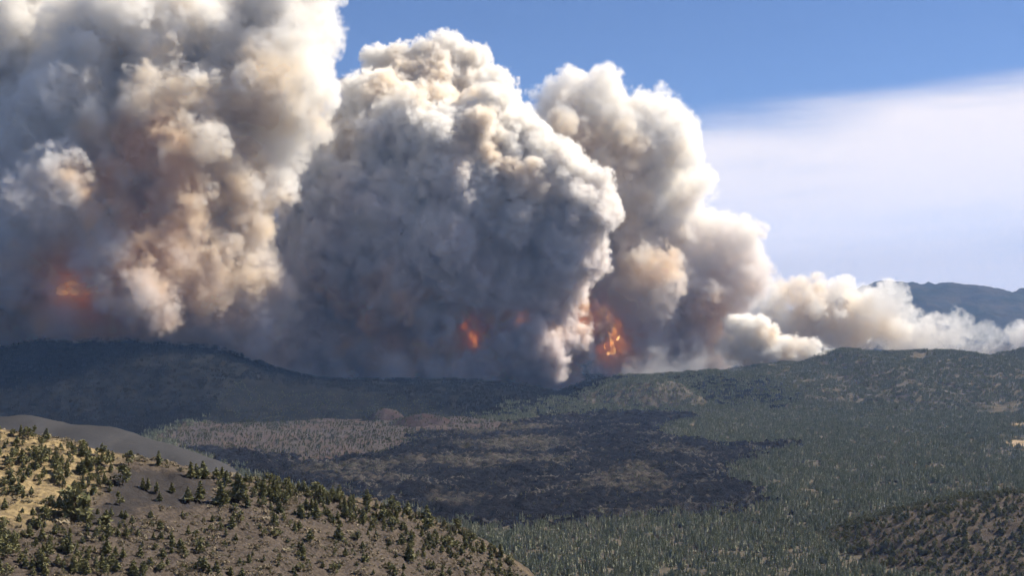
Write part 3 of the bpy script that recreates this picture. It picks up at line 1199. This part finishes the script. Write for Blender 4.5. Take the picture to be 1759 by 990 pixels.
def grid_group(name, lo, hi, n, mat, mesh, thr=0.5):
    ng = bpy.data.node_groups.new(name, 'GeometryNodeTree')
    ng.interface.new_socket('Geometry', in_out='INPUT', socket_type='NodeSocketGeometry')
    ng.interface.new_socket('Geometry', in_out='OUTPUT', socket_type='NodeSocketGeometry')
    N, L = ng.nodes, ng.links
    gi, go = N.new('NodeGroupInput'), N.new('NodeGroupOutput')
    cur = N.new('GeometryNodeInputPosition').outputs[0]
    vox = [(hi[k] - lo[k]) / (n[k] - 1) for k in range(3)]
    for op, val in (('SUBTRACT', lo), ('DIVIDE', vox), ('ADD', (.5, .5, .5)), ('FLOOR', None)):
        m = N.new('ShaderNodeVectorMath')
        m.operation = op
        if val is not None:
            m.inputs[1].default_value = val
        L.new(cur, m.inputs[0])
        cur = m.outputs[0]
    dt = N.new('ShaderNodeVectorMath')
    dt.operation = 'DOT_PRODUCT'
    dt.inputs[1].default_value = (n[1] * n[2], n[2], 1)
    L.new(cur, dt.inputs[0])
    a = N.new('GeometryNodeInputNamedAttribute')
    a.data_type = 'FLOAT'
    a.inputs['Name'].default_value = 'amount'
    si = N.new('GeometryNodeSampleIndex')
    si.data_type = 'FLOAT'
    si.domain = 'POINT'
    si.clamp = True
    L.new(gi.outputs[0], si.inputs['Geometry'])
    L.new(a.outputs[0], [s for s in si.inputs if s.name == 'Value' and s.enabled][0])
    L.new(dt.outputs['Value'], si.inputs['Index'])
    vc = N.new('GeometryNodeVolumeCube')
    L.new([s for s in si.outputs if s.enabled][0], vc.inputs['Density'])
    vc.inputs['Min'].default_value = lo
    vc.inputs['Max'].default_value = hi
    for k, c in enumerate('XYZ'):
        vc.inputs['Resolution ' + c].default_value = int(n[k])
    last = vc
    if mesh:
        vm = N.new('GeometryNodeVolumeToMesh')
        vm.inputs['Threshold'].default_value = thr
        L.new(vc.outputs[0], vm.inputs[0])
        last = vm
    sm = N.new('GeometryNodeSetMaterial')
    sm.inputs['Material'].default_value = mat
    L.new(last.outputs[0], sm.inputs[0])
    L.new(sm.outputs[0], go.inputs[0])
    return ng


def carrier(name, d, lo, hi, mat, mesh=False):
    me = bpy.data.meshes.new(name)
    me.vertices.add(d.size)
    a = me.attributes.new('amount', 'FLOAT', 'POINT')
    a.data.foreach_set('value', np.ascontiguousarray(d, dtype=np.float32).ravel())
    me.materials.append(mat)
    o = bpy.data.objects.new(name, me)
    COL.objects.link(o)
    md = o.modifiers.new('grid', 'NODES')
    md.node_group = grid_group(name, [float(x) for x in lo], [float(x) for x in hi], d.shape, mat, mesh)
    return o


def smoke_colour(mb, low, high, z0, z1, tints):
    """the smoke's colour: sooty brown near the fire, cleaner higher, with tan drifts and rust ones that also paint in the fire glow"""
    g = mb.node('ShaderNodeNewGeometry')
    sep = mb.node('ShaderNodeSeparateXYZ')
    mb.L.new(g.outputs['Position'], sep.inputs[0])
    nz = mb.noise(0.0042, 1, 0.6)
    z = mb.math('ADD', sep.outputs[2], mb.ramp(nz, 0.3, 0.7, -350, 350))
    col = mb.mix(mb.ramp(z, z0, z1), low, high)
    for (x, y, zc), r, c, k in tints:
        d = mb.node('ShaderNodeVectorMath', operation='DISTANCE')
        mb.L.new(g.outputs['Position'], d.inputs[0])
        d.inputs[1].default_value = (x, y, zc)
        dd = mb.math('ADD', d.outputs['Value'], mb.ramp(nz, 0.3, 0.7, -0.75 * r, 0.75 * r))
        col = mb.mix(mb.ramp(dd, r * 1.35, r * 0.2, 0, k), col, c)
    return col


def drop_islands(me):
    """keeps the plume's one main body"""
    nv = len(me.vertices)
    e = np.empty(len(me.edges) * 2, np.int32)
    me.edges.foreach_get('vertices', e)
    a, b = e[0::2], e[1::2]
    lab = np.arange(nv)
    while True:
        m = np.minimum(lab[a], lab[b])
        new = lab.copy()
        np.minimum.at(new, a, m)
        np.minimum.at(new, b, m)
        for _ in range(4):
            new = new[new]
        if (new == lab).all():
            break
        lab = new
    big = np.bincount(lab).argmax()
    bm = bmesh.new()
    bm.from_mesh(me)
    bm.verts.ensure_lookup_table()
    bmesh.ops.delete(bm, geom=[bm.verts[i] for i in np.nonzero(lab != big)[0]], context='VERTS')
    bm.to_mesh(me)
    bm.free()


def smoke_plume(name, label, blobs, Y, levels, vox, amp, edge, fray, core_in, dens, low, high, z0, z1, tints=(), seed=1, aniso=0.15, fires=(), thin=(), fdeep=100, trim=0.92, hollow=()):
    sph = puffs(blobs, Y, levels, trim, seed)
    g, lo, hi = sdf_grid(sph, vox, 70)
    n = g.shape
    far_out = g > 42
    g = g + amp * np.clip(wrap3(T3, n, (seed * 17, seed * 31, seed * 7)), -2, 2)
    soft = 0.5 + 0.5 * np.clip(wrap3(T3, n, (seed * 5, seed * 11, seed * 23), 0.34) * 0.8 + 0.4, 0, 2)
    gf = g + fray * soft * wrap3(T3F, n, (seed * 3, seed * 19, seed * 29))
    d = np.clip(-gf / (edge * soft) + 0.5, 0, 1).astype(np.float32)
    d = d * d * (3 - 2 * d)
    px = (CU + (lo[0] + np.arange(n[0]) * vox)[:, None] / Y * F)
    pv_ = HZ + (CAMH - lo[2] - np.arange(n[2]) * vox)[None, :] / Y * F
    mul, deep = np.ones((n[0], n[2]), np.float32), np.zeros((n[0], n[2]), np.float32)
    for u, v, rr, f in thin:
        w = np.exp(-((px - u) ** 2 + (pv_ - v) ** 2) / rr ** 2).astype(np.float32)
        mul *= 1 - w * (1 - f)
        deep += w * 160 * (1 - f)
    for u, v, rr, q in hollow:
        deep += q * np.exp(-((px - u) ** 2 + (pv_ - v) ** 2) / rr ** 2).astype(np.float32)
    g0 = g
    d *= mul[:, None, :]
    d[far_out] = 0
    g = g + deep[:, None, :]
    d[d < 0.004] = 0
    core = np.clip(-(g + core_in) / 40 + 0.5, 0, 1).astype(np.float32)
    for a in (d, core):
        for s in (0, -1):
            a[s] = 0
            a[:, s] = 0
            a[:, :, s] = 0
    tw = []
    for u, v, r, c, k in tints:
        # a tint lies where the line of sight enters the plume
        ys = np.arange(lo[1], hi[1], vox)
        xs, zs = (u - CU) / F * ys, CAMH + (HZ - v) / F * ys
        ii = np.clip(((np.stack([xs, ys, zs], 1) - lo) / vox + .5).astype(int), 0, np.array(n) - 1)
        h = np.nonzero(g[ii[:, 0], ii[:, 1], ii[:, 2]] < -10)[0]
        y = float(ys[h[0]]) if len(h) else Y
        tw.append((at(u, v, y + 0.15 * r / F * Y), r / F * Y, c, k))
    mb = MatB(name + '_core')
    bs = mb.node('ShaderNodeBsdfDiffuse')
    mb.L.new(smoke_colour(mb, low, high, z0, z1, tw), bs.inputs['Color'])
    mb.L.new(bs.outputs[0], mb.out.inputs['Surface'])
    mv = MatB(name + '_veil')
    pv = mv.node('ShaderNodeVolumePrincipled')
    mv.L.new(smoke_colour(mv, low, high, z0, z1, tw), pv.inputs['Color'])
    pv.inputs['Density'].default_value = dens
    pv.inputs['Anisotropy'].default_value = aniso
    mv.L.new(pv.outputs[0], mv.out.inputs['Volume'])
    tmp = carrier('core_grid', core, lo, hi, mb.m, True)
    dg = bpy.context.evaluated_depsgraph_get()
    me = bpy.data.meshes.new_from_object(tmp.evaluated_get(dg))
    old = tmp.data
    bpy.data.objects.remove(tmp)
    bpy.data.meshes.remove(old)
    drop_islands(me)
    me.name = 'smoke_plume'
    me.polygons.foreach_set('use_smooth', np.ones(len(me.polygons), bool))
    if not me.materials:
        me.materials.append(mb.m)
    o = bpy.data.objects.new('smoke_plume', me)
    COL.objects.link(o)
    tag(o, label, 'smoke plume', 'wildfire smoke plumes', 'thing')
    v = carrier('smoke_veil', d, lo, hi, mv.m)
    v.parent = o
    spots = []
    for u, vv in fires:
        ys = np.arange(lo[1], hi[1], vox / 2)
        xs, zs = (u - CU) / F * ys, CAMH + (HZ - vv) / F * ys
        ii = np.clip(((np.stack([xs, ys, zs], 1) - lo) / vox + .5).astype(int), 0, np.array(n) - 1)
        h = np.nonzero(g0[ii[:, 0], ii[:, 1], ii[:, 2]] < -fdeep)[0]
        spots.append(at(u, vv, float(ys[h[0]]) if len(h) else Y))
    print(name, len(sph), n, round(d.size / 1e6, 1), 'Mvox', len(me.polygons), 'faces', round(time.time() - T0, 1))
    return spots


LV = [(16, .34, .6, .85), (13, .3, .55, .9)]
LV_SMALL = [(16, .25, .62, .85), (14, .22, .55, .9), (6, .3, .5, .9)]
WHITE, SOOT = (0.99, 0.965, 0.918), (0.88, 0.805, 0.765)
TAN, RUST_GLOW = (0.965, 0.855, 0.69), (0.95, 0.68, 0.40)  # rust: brown smoke that also paints in the orange fire glow
BLOBS_CENTRE = [
    (765, 108, 40), (803, 112, 30), (735, 105, 30), (655, 115, 27), (700, 115, 28), (645, 140, 25), (612, 172, 26), (650, 185, 50, 60), (720, 180, 75), (800, 180, 65), (838, 190, 40), (850, 225, 44), (770, 260, 105, -150), (690, 230, 80, -330), (800, 300, 100, -330), (640, 320, 90, -330),
    (600, 230, 40), (560, 238, 24), (575, 265, 40), (655, 270, 85), (860, 285, 75), (935, 290, 45, -150), (750, 205, 45, -330), (745, 265, 38, -420), (560, 300, 26, -330), (578, 345, 26, -350), (622, 340, 24, -380),
    (800, 335, 28, -430), (665, 275, 28, -400), (870, 240, 40, -200), (720, 330, 60, -380), (600, 290, 50, -250), (830, 300, 40, -330), (945, 330, 62, -350), (985, 345, 42, -450), (990, 390, 44, -450), (970, 430, 52, -420), (1005, 450, 28, -450), (840, 360, 120, -200), (700, 375, 130, -250), (580, 370, 80), (545, 310, 25),
    (600, 450, 105), (720, 480, 135), (860, 470, 130), (935, 490, 75, -150), (540, 500, 70), (530, 360, 45, 250), (515, 430, 65, 250), (505, 500, 60, 250), (560, 570, 75), (660, 590, 90), (780, 590, 95), (900, 590, 90), (945, 570, 52, 40), (975, 565, 34, 120), (975, 528, 42, 80), (1008, 560, 30, 60), (470, 620, 50), (520, 630, 50)]
BLOBS_LEFT = [
    (490, 70, 75, -250), (530, 60, 40, -250), (530, 120, 45, -300), (400, 60, 110, -100), (545, 185, 34, -350), (565, 175, 18, -350), (470, 190, 85, -350), (500, 255, 42, -420), (455, 270, 65, -400),
    (290, 85, 75, -620), (205, 112, 60, -640), (350, 70, 52, -600), (250, 70, 60, -650), (70, 75, 85, -560), (15, 120, 75, -560), (95, 35, 60, -520), (-60, 90, 90, -500),
    (150, 250, 150, -400), (170, 140, 90, -100), (90, 150, 100), (320, 265, 105, -650), (380, 215, 70, -520), (415, 320, 80, -450), (440, 385, 50, -520), (435, 440, 60, -560), (472, 490, 45, -620), (492, 525, 34, -650), (450, 545, 48, -620), (470, 575, 24, -640), (420, 590, 24, -620), (400, 480, 70, -640), (370, 535, 50, -640),
    (330, 465, 100, -760), (360, 370, 80, -700), (200, 415, 140, -640), (60, 330, 160, -350), (60, 480, 120, -350), (200, 515, 75, -450), (300, 545, 50, -560), (100, 560, 70), (110, 600, 30, -500), (70, 590, 30, -480), (-100, 200, 200),
    (-100, 450, 180), (260, 10, 80, 150), (120, 10, 90, 150), (505, -20, 60, -150), (420, -10, 70), (-60, 0, 120, 50)]
BLOBS_RIGHT = [
    (985, 185, 50), (1045, 185, 52), (1105, 205, 48), (935, 185, 26), (1150, 255, 44), (1000, 250, 75), (1090, 290, 95), (1145, 330, 56), (1060, 380, 90), (1140, 400, 60), (1100, 450, 80), (1080, 490, 60, -250), (1120, 480, 48, -300), (1100, 540, 50, -250), (1175, 400, 42), (1245, 415, 40), (1285, 410, 28), (1215, 450, 55), (1262, 470, 45), (1285, 450, 25),
    (1180, 520, 62), (1230, 530, 45), (1120, 560, 60), (1190, 585, 55), (1240, 590, 36), (1060, 560, 45), (1160, 610, 45), (1060, 605, 42), (1110, 620, 36), (1215, 615, 30)]
BLOBS_ROLL = [(1275, 600, 26), (1310, 595, 30), (1345, 603, 24), (1375, 606, 18), (1402, 608, 13), (1420, 606, 8), (1295, 565, 24), (1265, 560, 20), (1320, 575, 18), (1355, 590, 14), (1400, 600, 12), (1250, 592, 18)]
BLOBS_BANK = [
    (1290, 515, 30), (1325, 515, 30), (1370, 515, 28), (1400, 530, 40), (1445, 535, 44), (1495, 530, 38), (1530, 515, 24), (1350, 560, 36), (1470, 570, 38), (1535, 560, 34), (1590, 575, 26), (1640, 560, 20), (1645, 585, 24), (1700, 585, 18), (1690, 570, 12), (1750, 580, 20), (1790, 580, 26), (1430, 585, 36), (1560, 590, 26), (1850, 575, 26), (1600, 590, 26), (1310, 560, 36)]

fire_l = smoke_plume('left', 'huge tan and grey smoke column at the far left, taller than all others', BLOBS_LEFT, 8050, LV_SMALL, 14, 34, 75, 34, 115, 0.017,
            SOOT, WHITE, 300, 1700, [(340, 270, 160, TAN, .9), (390, 180, 90, TAN, .8), (250, 330, 80, RUST_GLOW, .7), (130, 505, 90, RUST_GLOW, .9), (300, 520, 130, RUST_GLOW, .4), (400, 440, 110, TAN, .8), (50, 520, 70, RUST_GLOW, .6)], 2,
            thin=[(520, 90, 80, .5), (500, 250, 70, .6), (470, 470, 60, .7)], fires=[(124, 498), (205, 516)], fdeep=170, trim=0.97, hollow=[(124, 498, 80, 150), (205, 516, 70, 130)])
fire_c = smoke_plume('centre', 'crisp cauliflower smoke column in the middle with a dark blue grey foot', BLOBS_CENTRE, 8650, LV_SMALL, 12, 20, 42, 24, 62, 0.04,
            SOOT, WHITE, 350, 1700, [(750, 140, 90, TAN, .5), (690, 150, 60, TAN, .5), (830, 220, 60, TAN, .6), (575, 240, 45, TAN, .9), (900, 310, 60, TAN, .6), (650, 560, 80, RUST_GLOW, .8), (800, 590, 80, RUST_GLOW, .9), (890, 550, 55, RUST_GLOW, .7), (1025, 560, 70, RUST_GLOW, .75)], 1,
            fires=[(796, 560), (806, 582), (816, 600), (893, 552), (1000, 545), (996, 572)],
            hollow=[(806, 580, 55, 130), (893, 552, 35, 120), (1000, 560, 45, 120)], fdeep=88)
fire_r = smoke_plume('right', 'cream white smoke column between the middle column and the low bank', BLOBS_RIGHT, 9300, LV_SMALL, 14, 30, 80, 34, 120, 0.014,
            SOOT, WHITE, 300, 1500, [(1000, 240, 70, TAN, .8), (1080, 330, 90, TAN, .8), (1160, 445, 40, RUST_GLOW, .5), (1230, 540, 60, RUST_GLOW, .5), (1040, 570, 70, RUST_GLOW, .9), (1090, 450, 90, TAN, .6)], 3,
            fires=[(1042, 548), (1056, 572), (1050, 600)],
            hollow=[(1048, 572, 60, 120)], fdeep=150)
smoke_plume('roll', 'small dense white roll of smoke hugging the ground left of the ridge top', BLOBS_ROLL, 8950, LV_SMALL, 10, 8, 30, 10, 50, 0.03,
            (.95, .92, .88), WHITE, 0, 500, [(1300, 615, 40, TAN, .8), (1380, 600, 30, TAN, .3)], 4)
smoke_plume('bank', 'long low bank of cream smoke drifting along the right ridge', BLOBS_BANK, 11500, LV, 15, 28, 90, 36, 110, 0.011,
            (.95, .91, .85), WHITE, 0, 700, [(1380, 530, 60, TAN, .9), (1450, 570, 60, TAN, .8), (1530, 570, 40, TAN, .5)], 5, thin=[(1690, 580, 90, .3), (1530, 512, 40, .35), (1310, 500, 30, .5)])


# --- thin smoke creeping over the ground along the fire line
dr = [(u, v + 4, rr, dy) for u, v, rr, dy in [
    (60, 600, 22, -550), (110, 610, 26, -600), (140, 585, 20, -400), (330, 590, 22, -300), (420, 622, 24, -350), (480, 640, 26, -350), (540, 645, 24, -300), (600, 650, 26, -250), (680, 648, 28, -250), (760, 650, 26, -250),
    (1100, 638, 16, -150), (1140, 632, 22, -100), (1190, 630, 20, 0), (1230, 628, 16, 100)]]
g, lo, hi = sdf_grid(puffs(dr, 8100, LV), 18, 150)
d = np.clip(-(g + 30 * wrap3(T3, g.shape, (9, 40, 77)) + 45 * wrap3(T3F, g.shape, (3, 8, 50))) / 130 + 0.35, 0, 1).astype(np.float32)
d[d < 0.01] = 0
for q in (0, -1):
    d[q] = 0
    d[:, q] = 0
    d[:, :, q] = 0
mv = MatB('smoke_drift')
pv = mv.node('ShaderNodeVolumePrincipled')
pv.inputs['Color'].default_value = (0.93, 0.9, 0.88, 1)
pv.inputs['Density'].default_value = 0.0028
mv.L.new(pv.outputs[0], mv.out.inputs['Volume'])
tag(carrier('smoke_drift', d, lo, hi, mv.m), 'thin smoke creeping over the dark ground along the fire line', kind='stuff')

# --- the flames that show through the smoke
def flame_mat(name, strength, c0, c1):
    mb = MatB(name)
    em = mb.node('ShaderNodeEmission')
    mb.L.new(mb.mix(mb.ramp(mb.noise(0.045, 4, .6), .42, .62), c0, c1), em.inputs['Color'])
    em.inputs['Strength'].default_value = strength
    mb.L.new(em.outputs[0], mb.out.inputs['Surface'])
    return mb.m


M_FLAME = flame_mat('flame', 2.0, (1.0, 0.34, 0.08), (1.0, 0.66, 0.24))
M_EMBER = flame_mat('deep_flame', 0.35, (1.0, 0.4, 0.11), (1.0, 0.55, 0.18))


def fire(p, w, h, label, mat=None):
    mat = mat or M_FLAME
    vs, fs = [], []
    for k in range(16):
        ox, oy = random.gauss(0, w * .28), random.gauss(0, w * .2)
        oz = random.uniform(-.5, .35) * h
        hh, rr = h * random.uniform(.2, .5), w * random.uniform(.08, .2)
        b0 = len(vs)
        nr, na = 7, 8
        sx, sy = random.gauss(0, .2) * rr, random.gauss(0, .2) * rr
        for i in range(nr):
            t = i / (nr - 1)
            r = rr * (math.sin(math.pi * min(1, t * .9 + .08)) ** .8) * (1.15 - t * .75)
            for j in range(na):
                a = 6.283 * j / na + t * 1.2
                q = r * random.uniform(.75, 1.25)
                vs.append((p[0] + ox + sx * t * 4 + q * math.cos(a), p[1] + oy + sy * t * 4 + q * math.sin(a), p[2] + oz + hh * t))
        for i in range(nr - 1):
            for j in range(na):
                fs.append((b0 + i * na + j, b0 + i * na + (j + 1) % na, b0 + (i + 1) * na + (j + 1) % na, b0 + (i + 1) * na + j))
    o = mesh_np('fire', vs, fs, [mat], smooth=True)
    tag(o, label, 'fire', 'flames glowing through the smoke')


PXM = 8650 / F
for p, (w, h, lab) in zip(fire_c, [
        (11, 32, 'upper orange flame of the streak glowing in the dark foot of the middle column'), (11, 24, 'brightest orange flame in the middle of the streak in the dark smoke'),
        (10, 32, 'lower orange flame trailing down from the streak in the dark smoke'), (12, 12, 'faint orange flame alone to the right of the streak')]):
    fire(p, w * PXM, h * PXM, lab)
for p, (w, h, lab) in zip(fire_l, [(60, 24, 'broad dull orange fire glowing deep in the far left smoke column'), (46, 18, 'second dull orange fire deep in the far left column, nearer the middle')]):
    fire(p, w * 3.8, h * 3.8, lab, M_EMBER)
for p, (w, h, lab) in zip(fire_c[4:] + fire_r, [
        (10, 24, 'upper left orange flame at the foot of the right column'), (10, 26, 'dull orange flame at the lower left of the right column foot'), (16, 26, 'topmost yellow orange flame at the foot of the right column'),
        (18, 26, 'middle bright yellow flame at the foot of the right column'), (16, 24, 'lowest bright yellow flame at the foot of the right column')]):
    fire(p, w * PXM * 1.1, h * PXM * 1.1, lab)
print('smoke', round(time.time() - T0, 1))

# ------------------------------------------------------------------ haze
HAZE = 1.1e-5
bx = [(-61000, -61000, -60), (61000, -61000, -60), (61000, 61000, -60), (-61000, 61000, -60), (-61000, -61000, 5200), (61000, -61000, 5200), (61000, 61000, 5200), (-61000, 61000, 5200)]
bf = [(0, 3, 2, 1), (4, 5, 6, 7), (0, 1, 5, 4), (1, 2, 6, 5), (2, 3, 7, 6), (3, 0, 4, 7)]
m = bpy.data.materials.new('haze_air')
m.use_nodes = True
N = m.node_tree.nodes
N.clear()
out = N.new('ShaderNodeOutputMaterial')
pv = N.new('ShaderNodeVolumePrincipled')
pv.inputs['Color'].default_value = (0.32, 0.54, 1.0, 1)
pv.inputs['Density'].default_value = HAZE
pv.inputs['Anisotropy'].default_value = 0.1
m.node_tree.links.new(pv.outputs[0], out.inputs['Volume'])
o = mesh_np('haze', bx, bf, [m])
tag(o, 'thin blue haze filling the air over the whole valley', kind='stuff')
print('script', round(time.time() - T0, 1))
